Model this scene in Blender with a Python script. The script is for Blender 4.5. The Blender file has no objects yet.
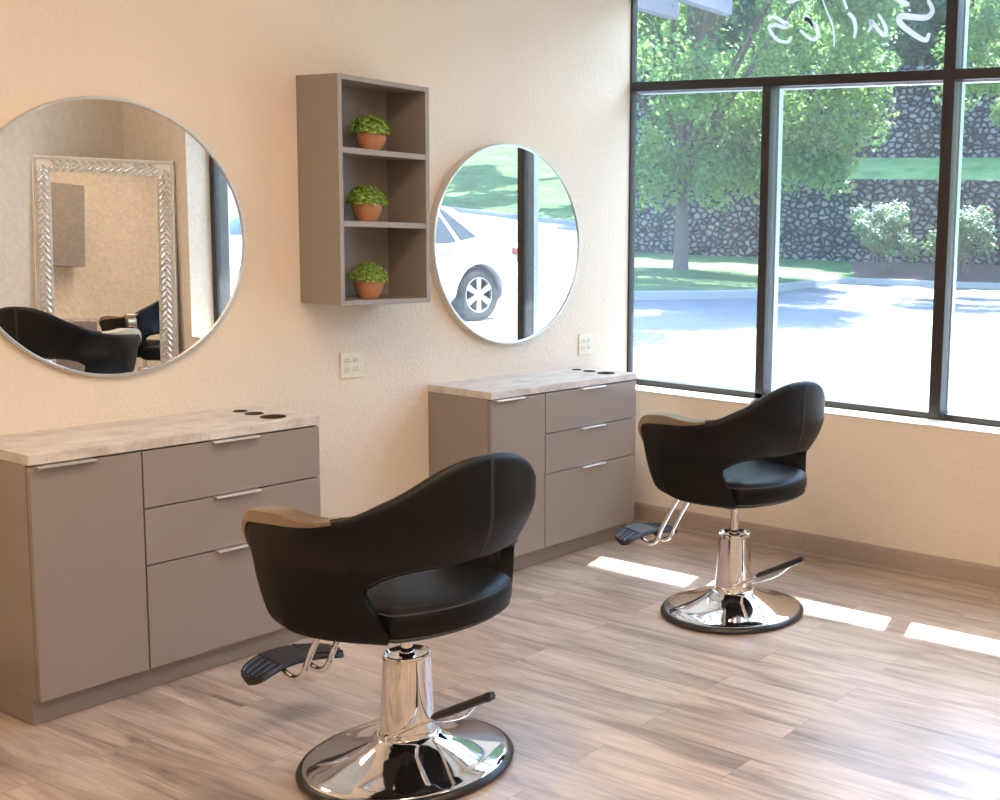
import bpy, bmesh, math, random
from mathutils import Vector, Matrix, noise as mnoise
R_ = random.Random(7)
PI = math.pi
sc = bpy.context.scene
COL = sc.collection

# ------------------------------------------------------------------ helpers
def setp(o, label=None, cat=None, group=None, kind=None):
    if label: o['label'] = label
    if cat: o['category'] = cat
    if group: o['group'] = group
    if kind: o['kind'] = kind
    return o

def thing(name, loc, rz=0, label=None, cat=None, group=None):
    o = bpy.data.objects.new(name, None)
    o.empty_display_size = .1
    o.location = loc; o.rotation_euler = (0, 0, rz)
    COL.objects.link(o)
    return setp(o, label, cat, group)

def link_mesh(name, me, parent=None):
    o = bpy.data.objects.new(name, me)
    COL.objects.link(o)
    if parent: o.parent = parent
    return o

def obj(name, bm, mat, parent=None, smooth=None, recalc=True):
    if recalc: bmesh.ops.recalc_face_normals(bm, faces=bm.faces)
    me = bpy.data.meshes.new(name)
    bm.to_mesh(me); bm.free()
    for m in (mat if isinstance(mat, (list, tuple)) else [mat]): me.materials.append(m)
    if smooth is not None:
        me.polygons.foreach_set('use_smooth', [True] * len(me.polygons))
        me.set_sharp_from_angle(angle=math.radians(smooth))
    me.update()
    return link_mesh(name, me, parent)

def children(o): return [c for c in bpy.data.objects if c.parent == o]
def copy_tree(o, parent=None):
    c = o.copy(); COL.objects.link(c)
    if parent: c.parent = parent
    for ch in children(o): copy_tree(ch, c)
    return c

def B(): return bmesh.new()

def merge(bm, src, mi=0):
    mp = {}
    for v in src.verts: mp[v] = bm.verts.new(v.co)
    for f in src.faces:
        try: nf = bm.faces.new([mp[v] for v in f.verts]); nf.material_index = mi
        except ValueError: pass
    src.free()

def box(bm, x0, x1, y0, y1, z0, z1, bev=0, seg=2, mi=0, mtx=None):
    t = B()
    vs = [t.verts.new((x, y, z)) for x in (x0, x1) for y in (y0, y1) for z in (z0, z1)]
    for f in ((0,1,3,2),(4,6,7,5),(0,4,5,1),(2,3,7,6),(0,2,6,4),(1,5,7,3)): t.faces.new([vs[i] for i in f])
    if bev: bmesh.ops.bevel(t, geom=t.edges[:], offset=bev, segments=seg, profile=.5, affect='EDGES')
    if mtx is not None: t.transform(mtx)
    merge(bm, t, mi)
    return bm

def lathe(bm, prof, n=48, c=(0,0,0), mi=0, cap=True, axis='Z'):
    rings = []
    def pt(r, a, h):
        if axis == 'Z': return (c[0]+r*math.cos(a), c[1]+r*math.sin(a), c[2]+h)
        if axis == 'Y': return (c[0]+r*math.cos(a), c[1]+h, c[2]+r*math.sin(a))
        return (c[0]+h, c[1]+r*math.cos(a), c[2]+r*math.sin(a))
    for r, h in prof:
        rings.append([bm.verts.new(pt(max(r,1e-5), 2*PI*k/n, h)) for k in range(n)])
    for a, b in zip(rings, rings[1:]):
        for k in range(n):
            f = bm.faces.new((a[k], a[(k+1)%n], b[(k+1)%n], b[k])); f.material_index = mi
    if cap:
        for r in (rings[0], rings[-1]):
            f = bm.faces.new(r); f.material_index = mi
    return bm

def smooth_path(pts, n=8):
    P = [Vector(p) for p in pts]
    if len(P) < 3: return P
    out = []
    for i in range(len(P)-1):
        p0 = P[max(i-1,0)]; p1 = P[i]; p2 = P[i+1]; p3 = P[min(i+2,len(P)-1)]
        for k in range(n):
            t = k/n
            out.append(.5*((2*p1)+(p2-p0)*t+(2*p0-5*p1+4*p2-p3)*t*t+(3*p1-p0-3*p2+p3)*t**3))
    out.append(P[-1]); return out

def tube(bm, pts, r, n=10, mi=0, closed=False):
    P = [Vector(p) for p in pts]; N = len(P)
    rings = []; up = None
    for i, p in enumerate(P):
        if closed: d = (P[(i+1)%N]-P[i-1])
        else: d = P[min(i+1,N-1)]-P[max(i-1,0)]
        d.normalize()
        if up is None: up = Vector((0,0,1)) if abs(d.z) < .9 else Vector((1,0,0))
        s = d.cross(up).normalized(); up = s.cross(d).normalized()
        rr = r[i] if isinstance(r, (list,tuple)) else r
        rings.append([bm.verts.new(p + s*rr*math.cos(2*PI*k/n) + up*rr*math.sin(2*PI*k/n)) for k in range(n)])
    M = N if closed else N-1
    for i in range(M):
        a, b = rings[i], rings[(i+1)%N]
        for k in range(n):
            f = bm.faces.new((a[k], a[(k+1)%n], b[(k+1)%n], b[k])); f.material_index = mi
    if not closed:
        bm.faces.new(rings[0][::-1]); bm.faces.new(rings[-1])
    return bm

def prism(bm, poly, z0, z1, mi=0, mtx=None, bev=0, seg=2):
    t = B()
    a = [t.verts.new((x,y,z0)) for x,y in poly]; b = [t.verts.new((x,y,z1)) for x,y in poly]
    n = len(poly)
    t.faces.new(a[::-1]); t.faces.new(b)
    for i in range(n): t.faces.new((a[i], a[(i+1)%n], b[(i+1)%n], b[i]))
    if bev:
        ed = [e for e in t.edges if abs(e.verts[0].co.z-e.verts[1].co.z) < 1e-6]
        bmesh.ops.bevel(t, geom=ed, offset=bev, segments=seg, profile=.5, affect='EDGES')
    if mtx is not None: t.transform(mtx)
    merge(bm, t, mi); return bm

def quad(bm, a, b, c, d, mi=0):
    f = bm.faces.new([bm.verts.new(p) for p in (a,b,c,d)]); f.material_index = mi; return f

def lerp(a, b, t): return a+(b-a)*t
def sstep(a, b, x):
    t = min(max((x-a)/(b-a), 0), 1); return t*t*(3-2*t)

def boolean(o, cutters):
    for c in cutters:
        m = o.modifiers.new('cut', 'BOOLEAN'); m.operation = 'DIFFERENCE'; m.object = c; m.solver = 'EXACT'
    dg = bpy.context.evaluated_depsgraph_get(); dg.update()
    me = bpy.data.meshes.new_from_object(o.evaluated_get(dg))
    o.modifiers.clear(); o.data = me
    for c in cutters:
        d = c.data; bpy.data.objects.remove(c); bpy.data.meshes.remove(d)

# ------------------------------------------------------------------ materials
def srgb(r, g, b):
    f = lambda c: ((c/255+.055)/1.055)**2.4 if c > 10.3 else c/255/12.92
    return (f(r), f(g), f(b), 1)

class NT:
    def __init__(s, name):
        s.m = bpy.data.materials.new(name); s.m.use_nodes = True
        s.t = s.m.node_tree; s.t.nodes.clear()
        s.out = s.n('ShaderNodeOutputMaterial')
    def n(s, typ, **kw):
        nd = s.t.nodes.new(typ)
        for k, v in kw.items():
            if k.startswith('i_'): nd.inputs[k[2:].replace('_', ' ')].default_value = v
            else: setattr(nd, k, v)
        return nd
    def l(s, a, b): s.t.links.new(a, b)
    def bsdf(s, **kw):
        b = s.n('ShaderNodeBsdfPrincipled')
        for k, v in kw.items(): b.inputs[k.replace('_', ' ')].default_value = v
        s.l(b.outputs[0], s.out.inputs[0]); s.b = b; return b
    def coord(s, scale=(1,1,1), rot=(0,0,0), kind='Object'):
        c = s.n('ShaderNodeTexCoord'); mp = s.n('ShaderNodeMapping')
        mp.inputs['Scale'].default_value = scale; mp.inputs['Rotation'].default_value = rot
        s.l(c.outputs[kind], mp.inputs[0]); return mp.outputs[0]
    def noise(s, vec, scale, detail=4, rough=.5):
        nd = s.n('ShaderNodeTexNoise'); nd.inputs['Scale'].default_value = scale
        nd.inputs['Detail'].default_value = detail; nd.inputs['Roughness'].default_value = rough
        s.l(vec, nd.inputs['Vector']); return nd.outputs['Fac']
    def ramp(s, fac, stops):
        r = s.n('ShaderNodeValToRGB'); e = r.color_ramp.elements
        e[0].position, e[0].color = stops[0]; e[1].position, e[1].color = stops[-1]
        for p, c in stops[1:-1]:
            x = e.new(p); x.color = c
        s.l(fac, r.inputs[0]); return r.outputs[0]
    def mix(s, fac, a, b, mode='MIX'):
        m = s.n('ShaderNodeMix'); m.data_type = 'RGBA'; m.blend_type = mode
        for sock, v in ((m.inputs[0], fac), (m.inputs[6], a), (m.inputs[7], b)):
            if hasattr(v, 'links'): s.l(v, sock)
            else: sock.default_value = v
        return m.outputs[2]
    def bump(s, h, strength=.3, dist=.01):
        b = s.n('ShaderNodeBump'); b.inputs['Strength'].default_value = strength; b.inputs['Distance'].default_value = dist
        s.l(h, b.inputs['Height']); s.l(b.outputs[0], s.b.inputs['Normal'])

def plain(name, col, rough=.5, metal=0, bump=None, **kw):
    m = NT(name); m.bsdf(Base_Color=col, Roughness=rough, Metallic=metal, **kw)
    v = m.coord()
    f = m.noise(v, bump[0] if bump else 60, 3)
    if bump: m.bump(f, bump[1], bump[2])
    c = m.ramp(f, [(.3, tuple(x*.93 for x in col[:3])+(1,)), (.7, tuple(min(1, x*1.05) for x in col[:3])+(1,))])
    m.l(c, m.b.inputs['Base Color'])
    return m.m

def g(v): return (v, v, v, 1)

def mat_wall():
    m = NT('orange_peel_wall'); m.bsdf(Roughness=.75)
    v = m.coord()
    f = m.noise(v, 55, 4, .55); f2 = m.noise(v, 16, 3)
    mm = m.n('ShaderNodeMath', operation='MULTIPLY_ADD'); m.l(f2, mm.inputs[0]); mm.inputs[1].default_value = .6; m.l(f, mm.inputs[2])
    m.bump(mm.outputs[0], .75, .006)
    c = m.ramp(m.noise(v, 2.0, 3), [(.3, (.76,.655,.54,1)), (.7, (.79,.685,.57,1))])
    m.l(c, m.b.inputs['Base Color']); return m.m

def mat_floor():
    m = NT('vinyl_plank_floor'); m.bsdf(Roughness=.35, Coat_Weight=.5, Coat_Roughness=.3)
    m.b.inputs['Specular IOR Level'].default_value = .85
    v = m.coord(rot=(0,0,PI/2))
    br = m.n('ShaderNodeTexBrick'); m.l(v, br.inputs['Vector'])
    br.offset = .37; br.offset_frequency = 2; br.squash = 1
    br.inputs['Color1'].default_value = g(0); br.inputs['Color2'].default_value = g(1); br.inputs['Mortar'].default_value = g(.5)
    br.inputs['Scale'].default_value = 1; br.inputs['Mortar Size'].default_value = .0012
    br.inputs['Brick Width'].default_value = 1.22; br.inputs['Row Height'].default_value = .182; br.inputs['Bias'].default_value = 0
    rnd = br.outputs['Color']
    # per plank shifted grain
    c = m.n('ShaderNodeTexCoord')
    sh = m.n('ShaderNodeVectorMath', operation='SCALE'); m.l(rnd, sh.inputs[0]); sh.inputs['Scale'].default_value = 13.7
    ad = m.n('ShaderNodeVectorMath', operation='ADD'); m.l(c.outputs['Object'], ad.inputs[0]); m.l(sh.outputs[0], ad.inputs[1])
    mp = m.n('ShaderNodeMapping'); mp.inputs['Scale'].default_value = (13, 1.3, 1); m.l(ad.outputs[0], mp.inputs[0])
    n1 = m.n('ShaderNodeTexNoise'); n1.inputs['Scale'].default_value = 1; n1.inputs['Detail'].default_value = 6; n1.inputs['Roughness'].default_value = .6; n1.inputs['Distortion'].default_value = 1.2
    m.l(mp.outputs[0], n1.inputs['Vector'])
    mp2 = m.n('ShaderNodeMapping'); mp2.inputs['Scale'].default_value = (110, 5, 1); m.l(ad.outputs[0], mp2.inputs[0])
    n2 = m.noise(mp2.outputs[0], 1, 3)
    mp3 = m.n('ShaderNodeMapping'); mp3.inputs['Scale'].default_value = (5, .9, 1); m.l(ad.outputs[0], mp3.inputs[0])
    n3 = m.noise(mp3.outputs[0], 1, 4, .6)
    base = m.ramp(n1.outputs['Fac'], [(.28, (.20,.145,.115,1)), (.42, (.42,.325,.265,1)), (.55, (.56,.45,.365,1)), (.72, (.64,.545,.465,1))])
    tint = m.ramp(rnd, [(0, (.91,.90,.90,1)), (.5, (1,.985,.97,1)), (1, (1.07,1.05,1.02,1))])
    base = m.mix(1, base, tint, 'MULTIPLY')
    fine = m.ramp(n2, [(.3, g(.82)), (.7, g(1.1))])
    base = m.mix(1, base, fine, 'MULTIPLY')
    blot = m.ramp(n3, [(.33, (.60,.57,.58,1)), (.47, g(1))])
    base = m.mix(.8, base, blot, 'MULTIPLY')
    gap = m.mix(br.outputs['Fac'], base, (.24,.18,.15,1))
    m.l(gap, m.b.inputs['Base Color'])
    rr = m.n('ShaderNodeMath', operation='MULTIPLY_ADD'); m.l(n2, rr.inputs[0]); rr.inputs[1].default_value = .14; rr.inputs[2].default_value = .26
    m.l(rr.outputs[0], m.b.inputs['Roughness'])
    inv = m.n('ShaderNodeMath', operation='MULTIPLY_ADD'); m.l(br.outputs['Fac'], inv.inputs[0]); inv.inputs[1].default_value = -2; m.l(n2, inv.inputs[2])
    m.bump(inv.outputs[0], .12, .002)
    return m.m

def mat_laminate():
    m = NT('taupe_linen_laminate'); m.bsdf(Roughness=.36); m.b.inputs['Specular IOR Level'].default_value = .75
    v = m.coord(scale=(420, 420, 60)); v2 = m.coord(scale=(60, 60, 420))
    f = m.noise(v, 1, 2); f2 = m.noise(v2, 1, 2)
    mm = m.n('ShaderNodeMath', operation='ADD'); m.l(f, mm.inputs[0]); m.l(f2, mm.inputs[1])
    c = m.ramp(mm.outputs[0], [(.35, (.240,.198,.172,1)), (.65, (.282,.235,.207,1))])
    mm.use_clamp = False
    m.l(c, m.b.inputs['Base Color']); m.bump(mm.outputs[0], .05, .001); return m.m

def mat_counter():
    m = NT('pale_stone_laminate'); m.bsdf(Roughness=.38)
    v = m.coord()
    a = m.ramp(m.noise(v, 9, 8, .65), [(.33, (.47,.41,.36,1)), (.5, (.62,.56,.51,1)), (.68, (.73,.68,.63,1))])
    sp = m.ramp(m.noise(v, 110, 5, .7), [(.36, (.80,.77,.74,1)), (.46, g(1))])
    c = m.mix(1, a, sp, 'MULTIPLY')
    m.l(c, m.b.inputs['Base Color']); return m.m

def mat_leaf(name, a, b, trans=.35, ns=7):
    m = NT(name); m.bsdf(Roughness=.45)
    v = m.coord()
    c = m.ramp(m.noise(v, ns, 3), [(.35, a), (.65, b)])
    m.l(c, m.b.inputs['Base Color'])
    tr = m.n('ShaderNodeBsdfTranslucent'); m.l(c, tr.inputs[0])
    mx = m.n('ShaderNodeMixShader'); mx.inputs[0].default_value = trans
    m.l(m.b.outputs[0], mx.inputs[1]); m.l(tr.outputs[0], mx.inputs[2]); m.l(mx.outputs[0], m.out.inputs[0])
    return m.m

def mat_stone(name, scale):
    m = NT(name); m.bsdf(Roughness=.9)
    v = m.coord(scale=(scale, scale, scale*1.45))
    nz = m.n('ShaderNodeTexNoise'); nz.inputs['Scale'].default_value = 1.5; m.l(v, nz.inputs['Vector'])
    dv = m.mix(.35, v, nz.outputs['Color'], 'ADD')
    e = m.n('ShaderNodeTexVoronoi', feature='DISTANCE_TO_EDGE'); e.inputs['Scale'].default_value = 1; m.l(dv, e.inputs['Vector'])
    c = m.n('ShaderNodeTexVoronoi', feature='F1'); c.inputs['Scale'].default_value = 1; m.l(dv, c.inputs['Vector'])
    sep = m.n('ShaderNodeSeparateColor'); m.l(c.outputs['Color'], sep.inputs[0])
    stone = m.ramp(sep.outputs[0], [(0, (.15,.14,.145,1)), (.35, (.30,.28,.27,1)), (.7, (.42,.41,.40,1)), (1, (.58,.57,.56,1))])
    k = m.ramp(e.outputs['Distance'], [(.02, g(0)), (.30, g(1))])
    col = m.mix(k, (.03,.032,.042,1), stone)
    gr = m.ramp(m.noise(v, 6, 4), [(.3, g(.75)), (.7, g(1.15))])
    col = m.mix(1, col, gr, 'MULTIPLY')
    m.l(col, m.b.inputs['Base Color'])
    m.bump(k, 1, .12); return m.m

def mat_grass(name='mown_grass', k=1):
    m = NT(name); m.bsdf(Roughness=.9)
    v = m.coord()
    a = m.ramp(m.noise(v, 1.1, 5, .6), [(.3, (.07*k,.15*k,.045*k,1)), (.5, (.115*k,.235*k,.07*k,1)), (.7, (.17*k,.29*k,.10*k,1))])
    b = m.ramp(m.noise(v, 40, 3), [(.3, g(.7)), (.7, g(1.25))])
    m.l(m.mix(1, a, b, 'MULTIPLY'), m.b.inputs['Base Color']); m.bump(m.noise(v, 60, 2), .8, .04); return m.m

def mat_asphalt():
    m = NT('parking_asphalt'); m.bsdf(Roughness=.85)
    v = m.coord()
    a = m.ramp(m.noise(v, .5, 5, .6), [(.3, (.21,.222,.24,1)), (.7, (.265,.275,.29,1))])
    b = m.ramp(m.noise(v, 90, 3), [(.3, g(.85)), (.7, g(1.15))])
    m.l(m.mix(1, a, b, 'MULTIPLY'), m.b.inputs['Base Color']); return m.m

def mat_glass():
    m = NT('window_glass')
    t = m.n('ShaderNodeBsdfTransparent'); t.inputs[0].default_value = (.93,.97,.965,1)
    gl = m.n('ShaderNodeBsdfGlossy'); gl.inputs['Roughness'].default_value = 0; gl.inputs['Color'].default_value = g(1)
    lw = m.n('ShaderNodeLayerWeight'); lw.inputs['Blend'].default_value = .5
    pw = m.n('ShaderNodeMath', operation='POWER'); m.l(lw.outputs['Facing'], pw.inputs[0]); pw.inputs[1].default_value = 5
    sc_ = m.n('ShaderNodeMath', operation='MULTIPLY_ADD'); m.l(pw.outputs[0], sc_.inputs[0]); sc_.inputs[1].default_value = .95; sc_.inputs[2].default_value = .04
    hz = m.n('ShaderNodeBsdfTranslucent'); hz.inputs[0].default_value = (.75,.86,1,1)  # bluish scatter mixed into the glass, standing in for glare veiling the view
    hd = m.n('ShaderNodeBsdfDiffuse'); hd.inputs[0].default_value = (.75,.86,1,1)
    hm = m.n('ShaderNodeMixShader'); hm.inputs[0].default_value = .5; m.l(hz.outputs[0], hm.inputs[1]); m.l(hd.outputs[0], hm.inputs[2])
    tz = m.n('ShaderNodeMixShader'); tz.inputs[0].default_value = .032; m.l(t.outputs[0], tz.inputs[1]); m.l(hm.outputs[0], tz.inputs[2]); t = tz
    mx = m.n('ShaderNodeMixShader'); m.l(sc_.outputs[0], mx.inputs[0]); m.l(t.outputs[0], mx.inputs[1]); m.l(gl.outputs[0], mx.inputs[2])
    m.l(mx.outputs[0], m.out.inputs[0]); return m.m

def mat_screen():
    m = NT('translucent_awning_fabric')
    d = m.n('ShaderNodeBsdfDiffuse'); d.inputs[0].default_value = (.7,.74,.8,1)
    tr = m.n('ShaderNodeBsdfTranslucent'); tr.inputs[0].default_value = (.80,.92,1,1)
    a = m.n('ShaderNodeMixShader'); a.inputs[0].default_value = .95; m.l(d.outputs[0], a.inputs[1]); m.l(tr.outputs[0], a.inputs[2])
    m.l(a.outputs[0], m.out.inputs[0]); return m.m

def mat_emit(name, col, s):
    m = NT(name); e = m.n('ShaderNodeEmission'); e.inputs[0].default_value = col; e.inputs[1].default_value = s
    m.l(e.outputs[0], m.out.inputs[0]); return m.m

def mat_vinyl():
    m = NT('black_vinyl'); m.bsdf(Roughness=.44)
    m.b.inputs['Specular IOR Level'].default_value = .23
    v = m.coord()
    vo = m.n('ShaderNodeTexVoronoi'); vo.inputs['Scale'].default_value = 900; m.l(v, vo.inputs['Vector'])
    c = m.ramp(m.noise(v, 14, 4), [(.3, (.0028,.0027,.003,1)), (.7, (.005,.0048,.0052,1))])
    m.l(c, m.b.inputs['Base Color']); m.bump(vo.outputs['Distance'], .25, .0006); return m.m

def mat_brick():
    m = NT('tan_brick'); m.bsdf(Roughness=.85)
    v = m.coord(rot=(PI/2,0,0)); br = m.n('ShaderNodeTexBrick'); m.l(v, br.inputs['Vector'])
    br.inputs['Color1'].default_value = (.5,.27,.17,1); br.inputs['Color2'].default_value = (.6,.36,.24,1); br.inputs['Mortar'].default_value = (.6,.57,.52,1)
    br.inputs['Scale'].default_value = 1; br.inputs['Brick Width'].default_value = .4; br.inputs['Row Height'].default_value = .2; br.inputs['Mortar Size'].default_value = .01
    m.l(br.outputs['Color'], m.b.inputs['Base Color']); return m.m

M = dict(
    wall=mat_wall(), floor=mat_floor(), lam=mat_laminate(), counter=mat_counter(), glass=mat_glass(), vinyl=mat_vinyl(),
    ceiling=plain('white_ceiling', (.78,.76,.72,1), .9, bump=(70,.3,.004)),
    base=plain('taupe_baseboard', (.40,.315,.26,1), .45),
    sill=plain('painted_sill', (.78,.74,.68,1), .5),
    frame=plain('dark_bronze_frame', (.020,.016,.015,1), .38),
    alu=plain('silver_glazing_bead', (.62,.66,.70,1), .3, 1),
    mirror=plain('mirror_silver', (.93,.94,.935,1), 0.0, 1),
    mframe=plain('brushed_silver_frame', (.72,.71,.70,1), .32, 1),
    nickel=plain('satin_nickel', (.86,.83,.79,1), .3, .75),
    chrome=plain('polished_chrome', (.82,.82,.83,1), .06, 1),
    bronze=plain('satin_bronze_cap', (.36,.275,.19,1), .3, .85),
    rubber=plain('black_rubber', (.016,.016,.018,1), .32, bump=(200,.15,.001)),
    stitch=plain('grey_stitching', (.06,.055,.055,1), .7),
    edge=plain('dark_edging', (.022,.018,.017,1), .5),
    terra=plain('terracotta', (.50,.215,.105,1), .7, bump=(40,.2,.002)),
    box_leaf=mat_leaf('boxwood_leaf', (.14,.30,.03,1), (.50,.66,.15,1), .3, 75),
    ivory=plain('ivory_plastic', (.76,.71,.58,1), .35),
    dark=plain('dark_slot', (.05,.035,.02,1), .6),
    black=plain('black_grommet', (.03,.027,.025,1), .4), liner=plain('dark_bronze_sleeve', (.16,.12,.085,1), .35, .6),
    silverwood=plain('silver_leaf_frame', (.74,.72,.69,1), .34, .45),
    braid=plain('silver_braid', (.86,.84,.81,1), .25, .75),
    grass=mat_grass(), grass2=mat_grass('brightened_terrace_grass', 2.0), asphalt=mat_asphalt(),  # terrace grass colour raised to stand in for light the upper wall blocks
    stone=mat_stone('fieldstone_wall', 4.2), stone2=mat_stone('upper_fieldstone_wall', 4.4),
    conc=plain('concrete_curb', (.46,.45,.42,1), .9), mulch=plain('mulch_bed', (.17,.12,.10,1), .95, bump=(20,.6,.05)),
    white=plain('white_paint', (.80,.80,.80,1), .45), steel=plain('painted_white_steel', (.62,.62,.65,1), .45),
    galv=plain('grey_painted_steel', (.17,.17,.20,1), .5),
    bark=plain('tree_bark', (.19,.15,.125,1), .9, bump=(14,.8,.05)),
    leaf=mat_leaf('bright_tree_leaf', (.13,.27,.085,1), (.30,.46,.15,1), .55),
    leafd=mat_leaf('deep_tree_leaf', (.045,.115,.05,1), (.10,.20,.075,1), .3),
    leafb=mat_leaf('shrub_leaf', (.12,.24,.09,1), (.24,.38,.16,1), .3),
    petal=plain('white_blossom', (.82,.82,.74,1), .6),
    carw=plain('white_car_paint', (.62,.63,.65,1), .25, Coat_Weight=.6),
    carglass=plain('car_window', (.02,.03,.035,1), .05), tyre=plain('tyre_rubber', (.03,.03,.033,1), .8),
    rim=plain('alloy_rim', (.68,.69,.70,1), .3, .9), red=plain('red_lens', (.36,.07,.07,1), .2),
    brick=mat_brick(), lens=mat_emit('lamp_diffuser', (1,.775,.56,1), 7.2),
    screen=mat_screen(), decal=mat_leaf('white_window_vinyl', (.80,.82,.84,1), (.84,.85,.86,1), .55),
    sidewalk=plain('concrete_walk', (.50,.48,.45,1), .9),
)
# ------------------------------------------------------------------ room
X, G = 3.236, 3.406            # inner face of the window wall, plane of the window frame
XL, YF, ZC = -3.0, -4.776, 3.12
YW = -3.985                    # far jamb of the window
ZS, ZH = .766, 3.03            # sill, head
def struct(name, bm, m, parent=None, smooth=None): return setp(obj(name, bm, m, parent, smooth), kind='structure')

bm = B(); box(bm, XL-.1, X+.3, YF-.1, .1, -.12, 0); struct('floor', bm, M['floor'])
bm = B(); box(bm, XL-.1, X+.3, YF-.1, .1, ZC, ZC+.1); struct('ceiling', bm, M['ceiling'])
bm = B(); box(bm, XL-.12, G+.045, 0, .12, 0, ZC); struct('wall_back', bm, M['wall'])
bm = B(); box(bm, XL-.12, XL, YF, 0, 0, ZC); struct('wall_left', bm, M['wall'])
bm = B(); box(bm, XL-.12, X+.32, YF-.12, YF, 0, ZC); struct('wall_front', bm, M['wall'])
bm = B()
box(bm, X, X+.32, YW, 0, 0, ZS-.012); box(bm, X, X+.32, YW, 0, ZH, ZC); box(bm, X, X+.32, YF, YW, 0, ZC)
struct('wall_right', bm, M['wall'])
bm = B(); box(bm, X-.004, G+.02, YW+.001, -.001, ZS-.012, ZS, .004); struct('trim_1', bm, M['sill'])
def bb_profile(bm, a, b, nrm, h=.118):
    a = Vector(a); b = Vector(b); n = Vector(nrm)
    prof = [(.000,0),(.022,0),(.022,.006),(.019,.014),(.013,.018),(.013,.098),(.0105,.101),(.0105,.106),(.008,.112),(.004,.118),(0,.118)]
    r = [[bm.verts.new(p + n*d + Vector((0,0,z))) for d, z in prof] for p in (a, b)]
    k = len(prof)
    for i in range(k): bm.faces.new((r[0][i], r[0][(i+1)%k], r[1][(i+1)%k], r[1][i]))
    bm.faces.new(r[0]); bm.faces.new(r[1][::-1]); return bm
struct('baseboard_right', bb_profile(B(), (X,-.001,0), (X,YF+.001,0), (-1,0,0)), M['base'])
struct('baseboard_left', bb_profile(B(), (XL,-.001,0), (XL,YF+.001,0), (1,0,0)), M['base'])
struct('baseboard_front', bb_profile(B(), (XL+.023,YF,0), (X-.023,YF,0), (0,1,0)), M['base'])
bm = B()
for x0, x1 in ((XL+.023,-.003), (1.048,1.940), (2.991,X-.023)): bb_profile(bm, (x0,0,0), (x1,0,0), (0,-1,0))
struct('baseboard_back', bm, M['base'])

# window: one big storefront frame
win = struct('window_1', box(B(), G, G+.045, -.012, -.001, ZS, ZH, .001), M['frame'])
def wpart(name, bm, m): return setp(obj(name, bm, m, win), kind='structure')
MUL = [(-.8977,-.9497,ZS,2.442), (-1.9482,-2.0109,ZS,ZH), (-3.00,-3.055,ZS,2.442)]
for y1, y0, z0, z1 in MUL:
    mo = wpart('mullion', box(B(), G, G+.085, y0, y1, z0+.001, z1, .003), M['frame'])
    o = obj('glazing_bead', box(B(), G+.085, G+.125, y0-.004, y1+.004, z0+.001, z1), M['alu'], mo)
wpart('jamb', box(B(), G, G+.11, YW+.003, YW+.05, ZS, ZH, .003), M['frame'])
for y0, y1 in ((-1.9482,-.015), (YW+.05,-2.0109)):
    t = wpart('transom', box(B(), G, G+.055, y0, y1, 2.442, 2.4935, .003), M['frame'])
    obj('glazing_bead', box(B(), G+.055, G+.11, y0, y1, 2.436, 2.47), M['alu'], t)
    wpart('sill_rail', box(B(), G, G+.11, y0, y1, ZS, ZS+.032, .003), M['frame'])
    wpart('head_rail', box(B(), G, G+.11, y0, y1, ZH-.05, ZH, .003), M['frame'])
edges = [(-.015,-.8977),(-.9497,-1.9482),(-2.0109,-3.0),(-3.055,YW+.05)]
for a, b in edges: wpart('glass_pane', box(B(), G+.020, G+.024, b+.001, a-.001, ZS+.033, 2.4355), M['glass'])
tops = [(-.015,-1.9482),(-2.0109,YW+.05)]
panes = [wpart('glass_pane', box(B(), G+.020, G+.024, b+.001, a-.001, 2.4945, ZH-.051), M['glass']) for a, b in tops]

# painted script on the upper pane (reads from outside, so it runs backwards from here)
def stroke(bm, pts, w):
    P = smooth_path([(G+.0165, y, z) for y, z in pts], 8)
    n = len(P); L = []
    for i, p in enumerate(P):
        d = (P[min(i+1,n-1)]-P[max(i-1,0)]).normalized(); s = Vector((1,0,0)).cross(d)
        ww = w*(.55+.45*math.sin(PI*min(1,max(0,(i+.5)/n))**.8))
        L.append([bm.verts.new(p+s*ww/2), bm.verts.new(p-s*ww/2), bm.verts.new(p-s*ww/2+Vector((.002,0,0))), bm.verts.new(p+s*ww/2+Vector((.002,0,0)))])
    for a, b in zip(L, L[1:]):
        for k in range(4): bm.faces.new((a[k], a[(k+1)%4], b[(k+1)%4], b[k]))
    bm.faces.new(L[0]); bm.faces.new(L[-1][::-1])
STROKES = {
'S': [(-1.841,2.831),(-1.865,2.791),(-1.861,2.763),(-1.829,2.748),(-1.758,2.755),(-1.702,2.763),(-1.684,2.749),(-1.704,2.719),(-1.761,2.678),(-1.806,2.651),(-1.84,2.64),(-1.85,2.659),(-1.857,2.673)],
'S2': [(-1.66,2.852),(-1.705,2.828),(-1.739,2.816)],
'u': [(-1.567,2.781),(-1.597,2.74),(-1.616,2.7),(-1.606,2.676),(-1.577,2.697),(-1.541,2.738),(-1.523,2.749),(-1.53,2.724),(-1.514,2.695)],
'i': [(-1.395,2.796),(-1.425,2.769),(-1.441,2.719),(-1.435,2.67)],
'i2': [(-1.363,2.872),(-1.388,2.816)],
't': [(-1.238,2.88),(-1.271,2.808),(-1.303,2.746),(-1.317,2.691),(-1.319,2.631)],
'e': [(-1.19,2.738),(-1.164,2.774),(-1.14,2.781),(-1.177,2.763),(-1.215,2.721),(-1.216,2.681),(-1.18,2.678),(-1.137,2.705),(-1.112,2.727)],
's': [(-0.911,2.789),(-0.936,2.803),(-0.967,2.796),(-1.005,2.773),(-1.037,2.756),(-1.006,2.748),(-0.956,2.761),(-0.919,2.752),(-0.939,2.715),(-0.977,2.682),(-1.028,2.67),(-1.052,2.679),(-1.057,2.699)],
'b': [(-1.021,2.874),(-1.064,2.876),(-1.112,2.883)],
}
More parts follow.
